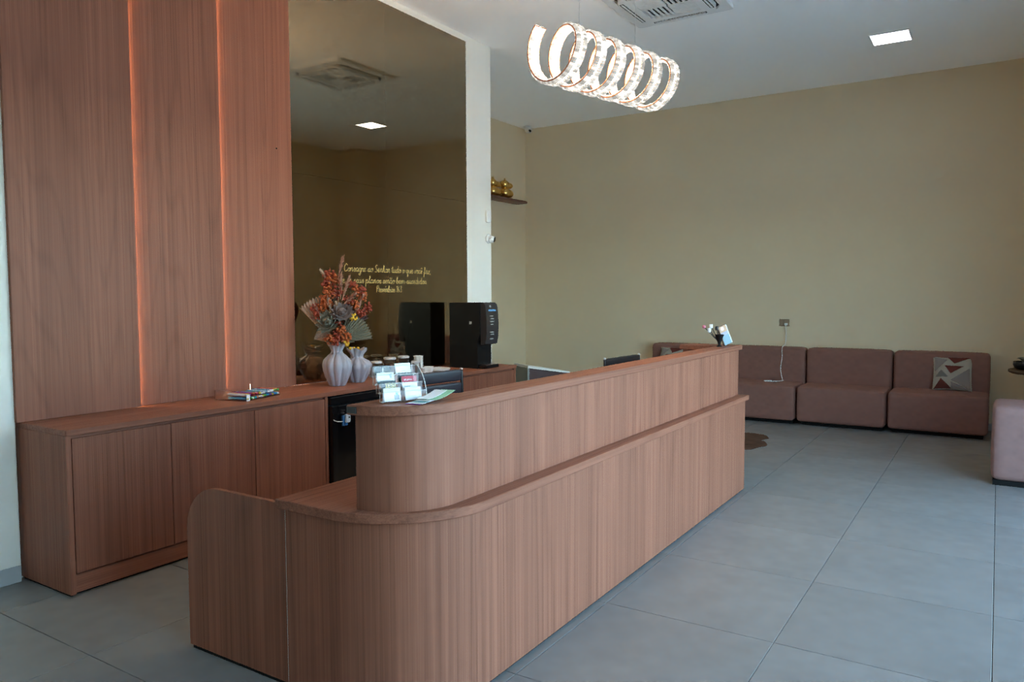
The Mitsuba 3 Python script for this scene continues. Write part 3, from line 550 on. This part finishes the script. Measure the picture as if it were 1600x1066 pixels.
ch = thing('spiral_chandelier', 'glowing spiral crystal LED chandelier hanging above the counter', 'chandelier')
A0, A1 = V(3.715, 2.154, 2.865), V(4.556, 1.831, 2.812); ax = (A1 - A0) / np.linalg.norm(A1 - A0); LEN = np.linalg.norm(A1 - A0)
su = V(0, 0, 1) - ax * ax[2]; su /= np.linalg.norm(su); sv = np.cross(ax, su)          # sv points to the left as seen along the axis
TURNS, RAD, BW_ = 5.90, .160, .074
def helix(t, r, off):
    a = 2 * np.pi * TURNS * t + .45; r = r * (1.02 - .07 * t)
    return A0 + ax * (t * LEN + off) + r * (su * math.cos(a) - sv * math.sin(a))
def band(r0, r1, w0, w1, n, bump=0.0, seed=1):
    """Ribbon following the helix: rectangle r0..r1 by w0..w1; bump roughens it into crystal facets."""
    g = np.random.default_rng(seed); vs, f = [], []
    for i in range(n + 1):
        t = i / n; e = (g.random(4) - .5) * 2 * bump
        rr = (r1 + (bump if i % 2 else -bump)) if bump else r1
        for (r, w), q in zip(((r0, w0), (r0, w1), (rr, w1), (rr, w0)), e): vs.append(helix(t, r, w + q * .6))
    for i in range(n):
        for k in range(4):
            a, b = i * 4 + k, i * 4 + (k + 1) % 4; f += [(a, b, b + 4), (a, b + 4, a + 4)]
    f += [(0, 1, 2), (0, 2, 3)][::-1]; q = n * 4; f += [(q, q + 2, q + 1), (q, q + 3, q + 2)]
    m = trimesh.Trimesh(np.array(vs), f, process=False)
    if m.volume < 0: m.invert()
    return m
part(ch, 'metal_band', band(RAD - .003, RAD + .003, -BW_ / 2 - .004, BW_ / 2 + .004, 360), 'copper', 40)
scene['crystal'] = {'type': 'principled', 'base_color': rgb((.8, .78, .74)), 'roughness': .25, 'specular': .6}
def crystals(r0, r1, n, pick, seed):
    """Little faceted blocks strung along the ribbon, two rows across; only those of the class `pick` (drawn at random, each class given its own painted glow)."""
    g = np.random.default_rng(seed); ms = []; cls = g.integers(0, 3, (n, 2)); vs, fs = [], []
    for i in range(n):
        for row in range(2):
            jit = g.random(8)
            if cls[i, row] != pick: continue
            t0, t1 = (i + .04) / n, (i + .96) / n; w0 = -BW_ / 2 if row == 0 else .0045; w1 = -.0045 if row == 0 else BW_ / 2
            k = len(vs); q = 0
            rr = r0 + (r1 - r0) * (.72 + .45 * jit[0])
            for t in (t0, t1):
                for w in (w0, w1): vs.append(helix(t, r0, w))
            tm = (t0 + t1) / 2
            for t in (t0 * .65 + tm * .35, t1 * .65 + tm * .35):
                for w in (w0 * .8 + w1 * .2, w0 * .2 + w1 * .8): vs.append(helix(t, rr + (jit[2 + q] - .5) * .003, w)); q += 1
            f = [(0, 1, 3), (0, 3, 2), (4, 6, 7), (4, 7, 5), (0, 4, 5), (0, 5, 1), (2, 3, 7), (2, 7, 6), (0, 2, 6), (0, 6, 4), (1, 5, 7), (1, 7, 3)]
            e = trimesh.Trimesh(np.array(vs[k:]), f, process=False)
            fs += [tuple((np.array(x)[::-1] if e.volume < 0 else np.array(x)) + k) for x in f]
    return trimesh.Trimesh(np.array(vs), np.array(fs), process=False)
for r0, r1 in ((RAD + .0034, RAD + .0042), (RAD - .0042, RAD - .0034)):
    part(ch, 'led_tape', band(r0, r1, -.004, .004, 300), 'crystal', False, emitter={'type': 'area', 'radiance': rgb(LED_TAPE), 'sampling_weight': 4.0})
mat('crystal_glow', (.10, .085, .065), .2, .6)
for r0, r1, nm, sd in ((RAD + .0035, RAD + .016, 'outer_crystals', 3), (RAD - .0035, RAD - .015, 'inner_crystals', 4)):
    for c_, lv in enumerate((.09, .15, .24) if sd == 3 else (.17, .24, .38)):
        part(ch, nm, crystals(r0, r1, 420, c_, sd), 'crystal_glow', False, kind='stuff', emitter={'type': 'area', 'radiance': rgb((lv, lv * .95, lv * .86)), 'sampling_weight': .05})  # crystals are no lamps; light caught from the LED tape is painted as glow
for t in (.25, .75):
    p = A0 + ax * t * LEN + su * RAD
    part(ch, 'suspension_wire', tube([p, (p[0], p[1], CEIL - .03)], .0016, 5), 'chrome', True)
pm = (A0 + A1) / 2
part(ch, 'canopy', box(pm[0] - .32, pm[0] + .32, pm[1] - .04, pm[1] + .04, CEIL - .035, CEIL, .004), 'white_plastic')

# ------------------------------------------------------------------ water dispenser
wd = thing('water_dispenser', 'black countertop water purifier with a curved control panel on the low cabinet', 'water dispenser')
dx0, dx1 = 5.520, 5.735
def side(poly, x0, x1):
    m = prism(poly, 0, x1 - x0); m.apply_transform(np.array([[0, 0, 1, x0], [1, 0, 0, 0], [0, 1, 0, 0], [0, 0, 0, 1.0]])); return m
part(wd, 'body', side([(4.24, CT + .004), (4.24, 1.440), (3.9, 1.440), (3.9, 1.15), (3.925, 1.10), (3.925, CT + .004)], dx0, dx1), 'black_matt', 25)
part(wd, 'control_panel', side([(3.9, 1.442), (3.87, 1.440), (3.85, 1.42), (3.84, 1.36), (3.833, 1.26), (3.836, 1.14), (3.85, 1.07), (3.87, 1.062), (3.9, 1.062)], dx0 + .012, dx1 - .012), 'panel_grey', 40)
part(wd, 'drip_tray', cat(box(dx0 + .01, dx1 - .01, 3.83, 3.925, CT + .006, CT + .036, .006)), 'black_gloss')
part(wd, 'tray_grid', box(dx0 + .02, dx1 - .02, 3.84, 3.915, CT + .0355, CT + .038), 'chrome')
part(wd, 'foot', box(dx0 + .01, dx1 - .01, 3.865, 4.215, CT, CT + .008), 'black_matt')
part(wd, 'display', box(dx0 + .05, dx1 - .05, 3.838, 3.849, 1.362, 1.378), 'screen_blue')
part(wd, 'emblem', ball((dx0 + .09, 3.849, 1.405), .016, 2, (1, .25, .7)), 'icon_grey', True)
for k, z in enumerate((1.315, 1.29, 1.265, 1.24, 1.17, 1.15, 1.11)):
    part(wd, 'button_icon', box(dx0 + .065 + .01 * (k % 2), dx0 + .11 + .006 * (k % 3), 3.827, 3.837, z, z + .009), 'icon_grey')
part(wd, 'side_badge', box(dx0 - .0015, dx0 + .001, 3.99, 4.015, 1.245, 1.27), 'icon_grey')

# ------------------------------------------------------------------ jars, cups and saucer by the mirror
def jar(x, y, r, h_, fill, label):
    j = thing('glass_jar', label, 'jar', None)
    part(j, 'glass', lathe([(.0, CT + .001), (r, CT + .001), (r, CT + h_), (r - .004, CT + h_), (r - .004, CT + .006), (0, CT + .006)], 24, center=(x, y, 0)), 'glass', 30)
    if fill: part(j, 'coffee_pods', lathe([(0, CT + .007), (r - .006, CT + .007), (r - .006, CT + fill), (0, CT + fill + .004)], 20, center=(x, y, 0)), 'coffee', 30)
    part(j, 'lid', lathe([(r * .98, CT + h_ + .0005), (r * 1.04, CT + h_ + .004), (r * 1.04, CT + h_ + .016), (r * .9, CT + h_ + .020)], 24, center=(x, y, 0)), 'steel_lid', 40)
jar(4.50, 4.20, .046, .115, 0, 'clear glass jar standing leftmost among the jars by the mirror')
jar(4.66, 4.20, .050, .135, .10, 'tall glass jar with brown contents beside the leftmost jar')
jar(4.83, 4.20, .046, .135, .095, 'tall glass jar with brown contents nearest the white cups')
jar(4.905, 4.13, .040, .090, .055, 'short glass jar in front of the tall jars beside the cups')
def cupstack(x, y, n, label):
    c = thing('cup_stack', label, 'cups', None)
    for k in range(n):
        z = CT + .001 + k * .028
        part(c, 'cup', lathe([(.0, z), (.028, z), (.032, z + .006), (.042, z + .052), (.044, z + .055), (.040, z + .054), (.029, z + .009), (0, z + .008)], 24, center=(x, y, 0)), 'porcelain', 40)
cupstack(5.035, 4.21, 4, 'tall stack of white cups beside the jars on the low cabinet')
cupstack(4.905, 4.03, 1, 'single white cup in front of the tall cup stack, left of its neighbour')
cupstack(5.005, 4.07, 1, 'single white cup in front of the tall cup stack, next to the saucer')
single('saucer', lathe([(0, CT + .001), (.06, CT + .001), (.10, CT + .014), (.105, CT + .028), (.098, CT + .026), (.06, CT + .010), (0, CT + .009)], 32, center=(5.16, 4.09, 0)), 'porcelain', 'white shallow dish right of the white cups on the low cabinet', 'dish', 40)

# ------------------------------------------------------------------ vases and bouquet
def vase(x, y, prof, ribs, label, ph=0.0, amp=.16):
    m = lathe(prof, 96, ribs, amp, power=.75)
    rim_z = max(p[1] for p in prof); top = m.vertices[:, 2] > rim_z - .06
    a = np.arctan2(m.vertices[:, 1], m.vertices[:, 0])
    m.vertices[:, 2] += np.where(top, .010 * np.cos(ribs / 2 * a + .5) * (m.vertices[:, 2] - rim_z + .06) / .06, 0)
    m = rotz(m, ph, (0, 0, 0)); m.apply_translation((x, y, CT + .001)); return single('vase', m, 'lavender_ceramic', label, 'vase', True)
VB = V(3.945, 4.07)
big = [(.048, 0), (.058, .004), (.082, .06), (.100, .115), (.104, .155), (.094, .19), (.066, .222), (.043, .240), (.040, .258), (.050, .282), (.066, .308), (.073, .322), (.066, .318), (.046, .285), (.034, .258), (.034, .240)]
vase(VB[0], VB[1], big, 10, 'tall ribbed lavender ceramic vase holding the dried flowers', 12)
small = [(.046, 0), (.056, .004), (.084, .055), (.106, .10), (.110, .130), (.095, .158), (.062, .176), (.045, .190), (.045, .203), (.058, .228), (.076, .255), (.070, .252), (.050, .226), (.038, .203), (.038, .19)]
vase(4.185, 4.105, small, 10, 'squat ribbed lavender ceramic vase right of the flower vase', 5)
yb = thing('yellow_sprig', 'short sprig of yellow blooms in the squat vase', 'flower')
for k, (a, b) in enumerate(((-.05, .03), (-.02, .028), (.01, .03))):
    part(yb, 'bloom', ball((4.185 + a * .54 + .0, 4.105 - a * .84, CT + .245 + b * .5), .012, 1), 'yellow_bloom', True)
part(yb, 'stem', tube([(4.185, 4.105, CT + .20), (4.17, 4.13, CT + .25)], .004, 6), 'stem_brown', True)
fb = thing('dried_bouquet', 'dried bouquet of rust berries, pale plumes, palm fans and artichoke blooms', 'flowers')
BR, BD, BO = V(.54, -.84, 0), V(-.84, -.54, 0) * .9, V(VB[0], VB[1], CT + .315)       # right, towards the room's front, mouth of the vase
def bp(a, c, d=0.0): return BO + BR * a + BD * d + V(0, 0, c)
g = np.random.default_rng(11)
def stem(p, r=.003): part(fb, 'stem', tube(catmull([BO - V(0, 0, .12), BO + (p - BO) * .25 + V(0, 0, .02), p], 4), r, 5), 'stem_brown', True)
def plume(p0, p1, w, m_):
    ax_ = p1 - p0; L = np.linalg.norm(ax_); ax_ /= L; u = np.cross(ax_, BD); u /= np.linalg.norm(u); v_ = np.cross(ax_, u); ms = []
    for k in range(70):
        t = g.random() ** .8; a = g.random() * 6.283; r = w * math.sin(math.pi * min(1, .15 + .85 * (1 - t))) * (.7 + .3 * g.random())
        c = p0 + ax_ * L * t * .86; tip = c + (u * math.cos(a) + v_ * math.sin(a)) * r + ax_ * L * .16
        s_ = np.cross(tip - c, ax_ + .01); s_ /= np.linalg.norm(s_) + 1e-9; mid = (c + tip) / 2
        ms.append(trimesh.Trimesh([c, mid + s_ * .004, tip, mid - s_ * .004, mid + np.cross(s_, ax_) * .003], [(0, 1, 4), (1, 2, 4), (2, 3, 4), (3, 0, 4), (0, 3, 1), (1, 3, 2)], process=False))
    part(fb, 'plume', cat(*ms), m_, False); stem(p0)
plume(bp(.02, .48, .0), bp(.062, .645, .0), .022, 'plume_pink'); plume(bp(-.02, .42, .02), bp(-.115, .545, .02), .020, 'plume_cream')
plume(bp(.045, .30, .06), bp(.045, .52, .04), .030, 'plume_pink'); plume(bp(.055, .30, .07), bp(.115, .50, .05), .024, 'plume_pink'); plume(bp(.06, .27, .08), bp(.165, .37, .06), .028, 'plume_pink')
plume(bp(-.02, .20, .08), bp(-.045, .35, .06), .026, 'plume_cream'); plume(bp(.13, .18, .05), bp(.215, .36, .03), .024, 'plume_pink'); plume(bp(-.10, .18, .06), bp(-.15, .29, .05), .018, 'plume_pink'); plume(bp(.01, .2, .09), bp(.02, .31, .1), .022, 'plume_cream')
def berries(c, r, n, m_):
    ms = []
    for k in range(n):
        d = g.normal(size=3); d /= np.linalg.norm(d); p = c + d * r * g.random() ** .45
        if k % 3: ms.append(ball(p, .0075 + .004 * g.random(), 1))
        else:
            u = g.normal(size=3); u /= np.linalg.norm(u); w = np.cross(u, d); w /= np.linalg.norm(w) + 1e-9
            ms.append(trimesh.Trimesh([p, p + u * .014 + w * .006, p + u * .03, p + u * .014 - w * .006, p + u * .014 + d * .004], [(0, 1, 4), (1, 2, 4), (2, 3, 4), (3, 0, 4), (0, 3, 1), (1, 3, 2)], process=False))
    part(fb, 'berry_cluster', cat(*ms), m_, False, kind='stuff'); stem(c)
for a, c, d, r, n, m_ in ((-.045, .49, .0, .05, 70, 'berry_red'), (-.01, .46, .02, .05, 60, 'berry_orange'), (-.06, .42, .02, .05, 60, 'berry_red'), (-.04, .37, .04, .05, 60, 'berry_orange'), (.01, .37, .03, .05, 60, 'berry_red'), (-.075, .32, .03, .04, 40, 'berry_orange'),
                          (.12, .43, .0, .03, 30, 'berry_red'), (.16, .38, .0, .04, 40, 'berry_orange'), (.19, .39, .0, .035, 34, 'berry_red'), (.20, .34, .0, .035, 34, 'berry_orange'), (.10, .31, .03, .045, 50, 'berry_red'), (.14, .28, .03, .04, 40, 'berry_orange'),
                          (-.09, .26, .05, .04, 46, 'berry_orange'), (-.14, .25, .04, .035, 40, 'berry_red'), (-.12, .20, .07, .035, 40, 'berry_red'), (-.05, .29, .05, .035, 40, 'berry_orange'), (.23, .26, .0, .035, 40, 'berry_red'), (.19, .22, .03, .04, 40, 'berry_red'), (.06, .10, .12, .035, 40, 'berry_orange'),
                          (.03, .06, .12, .04, 50, 'berry_red'), (-.02, .03, .12, .04, 46, 'berry_orange'), (.09, .04, .10, .04, 44, 'berry_orange'), (.14, .19, .08, .025, 20, 'yellow_bloom'), (.02, .02, .13, .03, 26, 'berry_red'), (.09, .0, .10, .025, 16, 'yellow_bloom'), (.04, .15, .11, .025, 18, 'berry_red')):
    berries(bp(a, c, d), r, n, m_)
def protea(c, r, m_, face):
    face = face / np.linalg.norm(face); u = np.cross(face, (0, 0, 1)); u /= np.linalg.norm(u); v_ = np.cross(u, face); base = None
    k0 = part(fb, 'artichoke_bloom', ball(c - face * r * .2, r * .5, 2), m_, True); stem(c - face * r * .4)
    for ring_, (n, tilt, L) in enumerate(((6, .25, .75), (8, .6, .95), (10, 1.0, 1.1), (11, 1.35, 1.15))):
        for k in range(n):
            a = 2 * math.pi * (k + .5 * (ring_ % 2)) / n; rad = u * math.cos(a) + v_ * math.sin(a); tan = -u * math.sin(a) + v_ * math.cos(a)
            d = face * math.cos(tilt) + rad * math.sin(tilt); o = c - face * r * .35 + rad * r * .12; nn = np.cross(tan, d)
            w = r * .30; q = []
            for t, ww, cv in ((0, .4, 0), (.35, 1.0, .10), (.7, .85, .06), (1.0, .05, -.06)):
                e = o + d * r * L * t + nn * (-r * cv); q += [e + tan * w * ww, e + nn * r * -.05, e - tan * w * ww]
            f = []
            for t in range(3):
                b = t * 3; f += [(b, b + 1, b + 4, b + 3), (b + 1, b + 2, b + 5, b + 4)]
            part(k0, 'petal', (np.array(q), f), m_, True)
protea(bp(-.04, .165, .12), .085, 'protea_sage', BD * .8 + BR * -.3 + V(0, 0, .5)); protea(bp(.065, .235, .11), .072, 'protea_mauve', BD * .8 + BR * .1 + V(0, 0, .6)); 
def palm(o, tip, half, m_, n=13, toward=BD):
    """Pleated fan leaf: n ribs from the base o, spread to both sides of tip."""
    ax_ = tip - o; L = np.linalg.norm(ax_); ax_ /= L; u = np.cross(ax_, toward); u /= np.linalg.norm(u); nn = np.cross(u, ax_); k0 = None
    v_, f = [], []
    for i in range(2 * n + 1):
        a = -half + 2 * half * i / (2 * n); d = ax_ * math.cos(a) + u * math.sin(a); z = nn * (.007 if i % 2 else -.007)
        l_ = L * (.90 + .10 * math.cos(a)) * (1.0 if i % 2 == 0 else .95)
        for t in (.0, .5, 1.0): v_.append(o + d * l_ * t + z * t + nn * -.10 * L * (t * math.sin(a)) ** 2)
    for i in range(2 * n):
        for k in range(2):
            b = i * 3 + k; f += [(b, b + 3, b + 4, b + 1)]
    part(fb, 'palm_fan', (np.array(v_), f), m_, False)
palm(bp(-.02, -.01, -.02), bp(-.140, .345, -.01), .44, 'palm_beige'); palm(bp(.02, .0, .02), bp(.215, .165, .04), .58, 'palm_sage')
palm(bp(.0, .02, -.05), bp(-.03, .30, -.09), .55, 'dark_leaf'); palm(bp(-.01, .0, .03), bp(-.13, .09, .06), .45, 'palm_beige', 9); palm(bp(.02, .0, .05), bp(.13, .06, .06), .45, 'palm_sage', 9)
palm(bp(.02, .05, -.03), bp(.14, .27, -.06), .5, 'dark_leaf')

# ------------------------------------------------------------------ pen box on the cabinet
pb = thing('pen_tray', 'clear acrylic tray full of colourful pens on the low cabinet before the panelling', 'pen tray')
PO, PR = V(3.045, 3.945, CT), 14.0
def pen_place(m):
    q = rotz(m, PR, (0, 0, 0)); q.apply_translation(PO); return q
part(pb, 'tray', pen_place(cat(box(0, .35, 0, .24, .001, .004), box(0, .003, 0, .24, .004, .062), box(.347, .35, 0, .24, .004, .062), box(.003, .347, .237, .24, .004, .062), box(.003, .347, .0, .003, .004, .012))), 'acrylic')
part(pb, 'label_tag', pen_place(box(.004, .034, -.003, -.0005, -.0 + .0, .040)), 'paper')
pm_ = ['pen_cyan', 'pen_navy', 'pen_cyan', 'pen_white', 'pen_navy', 'pen_red', 'pen_orange', 'pen_white', 'pen_yellow', 'pen_purple', 'pen_red', 'pen_blue', 'pen_red', 'pen_cyan', 'pen_purple', 'pen_green', 'pen_blue', 'pen_cyan', 'pen_white']
pn = random.Random(3); k = 0
PENC = {'pen_cyan': 'cyan', 'pen_navy': 'dark navy', 'pen_white': 'white', 'pen_red': 'red', 'pen_orange': 'orange', 'pen_yellow': 'yellow', 'pen_purple': 'purple', 'pen_blue': 'blue', 'pen_green': 'green'}
for layer in range(2):
    for i in range(19):
        m_ = pm_[(i + layer * 7) % 19 if layer else i]; x = .014 + i * .0172 + (.006 if layer == 1 else 0); z = .014 + layer * .022
        y0 = -.004 + .02 * pn.random() - .012 * layer * 0; sl = (pn.random() - .5) * .008
        if x > .336: continue
        p = thing('pen', f'{PENC[m_]} pen lying among the pens in the clear tray', 'pen', f'{PENC[m_]} pens in the tray')
        part(p, 'barrel', pen_place(tube([(x, y0 + .006, z), (x + sl, y0 + .14, z)], .0085, 8)), m_, True)
        part(p, 'end_cap', pen_place(tube([(x, y0 - .006, z), (x, y0 + .006, z)], [.0066, .0088], 8)), pn.choice(['pen_white', 'pen_cyan', 'pen_yellow', 'pen_green', m_, m_]), True)

# ------------------------------------------------------------------ card rack, cards and leaflets on the counter
KO, KR, KB = V(1.985, 1.822, TP), V(.911, -.411, 0), V(.411, .911, 0)
rk = thing('card_rack', 'clear acrylic stepped card rack on the near end of the counter', 'card rack')
def rack_place(m): return frame_at(m, KO, KR, KB, V(0, 0, 1))
RW = .170; ac_ = []
for i in range(4):
    y, z = .004 + i * .030, .004 + i * .028
    part(rk, 'pocket', rack_place(cat(box(0, RW, y, y + .0022, z, z + .036), box(0, RW, y + .0022, y + .028, z, z + .0022), box(0, .0022, y + .0022, y + .028, z + .0022, z + .036), box(RW / 2 - .001, RW / 2 + .001, y + .0022, y + .028, z + .0022, z + .036))), 'acrylic')
    part(rk, 'pocket_edge_glint', rack_place(tube([(-.0006, y + .026, z + .034), (-.0006, y + .026, z), (-.0006, y, z), (-.0006, y - .0006, z + .036), (RW / 2, y - .0006, z + .0365), (RW, y - .0006, z + .036)], .0010, 5)), 'white_plastic', True)  # white tube paints the glint along the clear pocket edges
sidep = [(.0, 0), (.125, 0), (.125, .130)] + [(.0 + .125 * (1 - math.cos(a)), .130 * math.sin(a) * .98 + .0) for a in np.linspace(math.pi / 2 * .98, .02, 12)]
sp = prism(Polygon(sidep).buffer(0), 0, .0025); sp.apply_transform(np.array([[0, 0, 1, RW], [1, 0, 0, 0], [0, 1, 0, 0], [0, 0, 0, 1.0]]))
part(rk, 'side_plate', rack_place(sp), 'acrylic')
edge = [(RW + .0012, .125 * (1 - math.cos(a)), .130 * math.sin(a) + .002) for a in np.linspace(.0, math.pi / 2, 16)]
part(rk, 'side_edge_glint', rack_place(tube(edge, .0016, 6)), 'white_plastic', True)  # bright rim of the clear side plate, its glint painted as a white tube
def cards(col, row, w, h_, n, face, label, band_=None, txt=None, lean=.22):
    c = thing('card_stack', label, 'cards'); x = .008 + col * .083 + .002 * (row % 2); y, z = .0075 + row * .030, .0068 + row * .028; h_ *= .93
    def pl(m):
        m = m.copy(); m.apply_transform(trimesh.transformations.rotation_matrix(-lean, (1, 0, 0))); m.apply_translation((x, y, z)); return rack_place(m)
    part(c, 'cards', pl(box(0, w, .0008, .0008 + n * .001, 0, h_)), 'paper')
    part(c, 'front_card', pl(box(0, w, 0, .0006, 0, h_)), face)
    for (a0, a1, b0, b1, m_) in (band_ or []):
        part(c, 'print', pl(box(a0 * w, a1 * w, -.0004, .0, b0 * h_, b1 * h_)), m_)
    if txt:
        t = meshkit.text_mesh(txt[0], txt[1], .0004, True); t.apply_transform(np.array([[1, 0, 0, txt[2] * w], [0, 0, -1, -.0004], [0, 1, 0, txt[3] * h_], [0, 0, 0, 1.0]])); part(c, 'print', pl(t), txt[4])
cards(0, 0, .064, .052, 9, 'paper', 'white cards with a grey corner emblem in the front left rack pocket', [(.62, .92, .10, .45, 'card_grey'), (.70, .84, .45, .62, 'card_teal')])
cards(1, 0, .064, .050, 6, 'paper', 'blank cream white cards in the front right rack pocket')
cards(0, 1, .058, .046, 5, 'card_dark', 'dark cards with gold letters in the second row, left', None, ('IES!', .016, .25, .42, 'gold_letter'))
cards(1, 1, .060, .060, 5, 'paper', 'white cards with a red band in the second row, right', [(0, 1, .60, 1.0, 'card_red'), (.78, 1, .60, 1.0, 'card_pink'), (.1, .5, .3, .36, 'card_grey')], ('empório', .006, .14, .72, 'paper'))
cards(0, 2, .066, .046, 6, 'paper', 'white and teal cards in the third row, left', [(0, 1, 0, .22, 'card_teal'), (.74, .86, .5, .85, 'card_grey')])
cards(1, 2, .060, .040, 4, 'card_dark', 'dark cards with a thin circle print in the third row, right', [(.4, .5, .3, .7, 'card_grey')])
cards(0, 3, .062, .040, 5, 'card_dark', 'dark cards with a white swirl in the back row, left', [(.5, .56, .2, .8, 'paper'), (.36, .66, .3, .36, 'paper')])
cards(1, 3, .062, .046, 6, 'paper', 'plain white cards in the back row, right', [(.4, .6, .30, .34, 'card_grey')])
lf = thing('leaflet_pile', 'loose pile of green edged leaflets lying beside the card rack', 'leaflets')
def leaf(x, y, deg, w, l, z, curl, m_, nm='leaflet'):
    u = np.linspace(0, 1, 9); v_ = []
    for t in u:
        zz = z + curl * t * t
        for s in (0, 1): v_ += [(t * l, s * w, zz), (t * l, s * w, zz + .0012)]
    f = []
    for i in range(8):
        a = i * 4; b = a + 4; f += [(a + 1, b + 1, b + 3, a + 3), (a, a + 2, b + 2, b), (a, b, b + 1, a + 1), (a + 2, a + 3, b + 3, b + 2)]
    f += [(0, 1, 3, 2), (32, 34, 35, 33)]
    m = trimesh.Trimesh(np.array(v_), [t for q in f for t in ((q[0], q[1], q[2]), (q[0], q[2], q[3]))], process=False); m = rotz(m, deg, (0, 0, 0)); m.apply_translation((x, y, TP)); part(lf, nm, m, m_, 30)
leaf(2.035, 1.700, 14, .055, .145, .001, .004, 'card_purple' if 'card_purple' in scene else 'pen_purple'); leaf(2.04, 1.690, 12, .060, .150, .0035, .006, 'paper'); leaf(2.06, 1.688, 9, .060, .150, .006, .010, 'card_teal'); leaf(2.075, 1.684, 7, .062, .150, .009, .012, 'paper'); leaf(2.10, 1.676, 10, .058, .150, .0115, .018, 'leaflet_green'); leaf(2.085, 1.697, 10, .052, .140, .0145, .016, 'paper')

# ------------------------------------------------------------------ sign and pen bunch at the far end of the counter
sg = thing('counter_sign', 'small upright sign with peach and blue print on the far end of the counter', 'sign')
SO = V(5.60, 1.715, TP); SX, SN = V(.80, -.60, 0), V(-.60, -.80, 0)
def sgp(m): 
    m = m.copy(); m.apply_transform(trimesh.transformations.rotation_matrix(-.36, (0, 1, 0)) @ trimesh.transformations.rotation_matrix(-.12, (1, 0, 0))); return frame_at(m, SO, SX, -SN, V(0, 0, 1))
part(sg, 'board', sgp(box(0, .078, .001, .016, 0, .150, .002)), 'table_wood')
for a, b, m_ in ((.100, .147, 'tablet_peach'), (.075, .100, 'tablet_lilac'), (.003, .075, 'tablet_blue')): part(sg, 'print', sgp(box(.006, .070, -.0005, .0012, a, b)), m_)
part(sg, 'print', sgp(box(.070, .076, -.0005, .0012, .003, .147)), 'paper'); part(sg, 'print', sgp(box(.02, .045, -.0012, 0, .115, .138)), 'paper')
bn = thing('pen_holder', 'dark wire holder with tagged pens behind the small sign', 'pen holder'); HO = V(5.53, 1.735, TP)
part(bn, 'cone', lathe([(.022, .001), (.010, .012), (.010, .025), (.034, .09), (.030, .088), (.006, .03)], 16, center=HO), 'black_matt', 40)
for k, (a, b, c, m_, s_) in enumerate(((-.115, .0, .148, 'bead_pink', 1), (-.075, .01, .125, 'paper', 0), (-.062, .0, .155, 'paper', 0), (-.02, .01, .14, 'panel_grey', 0))):
    e = HO + BR * a + V(0, 0, c); part(bn, 'stem', tube([HO + V(0, 0, .03), e], .003, 6), 'black_matt', True)
    part(bn, 'pen_top', ball(e, .014, 2) if s_ else rbox(e[0] - .014, e[0] + .014, e[1] - .010, e[1] + .010, e[2] - .018, e[2] + .012, .004, 4), m_, True)
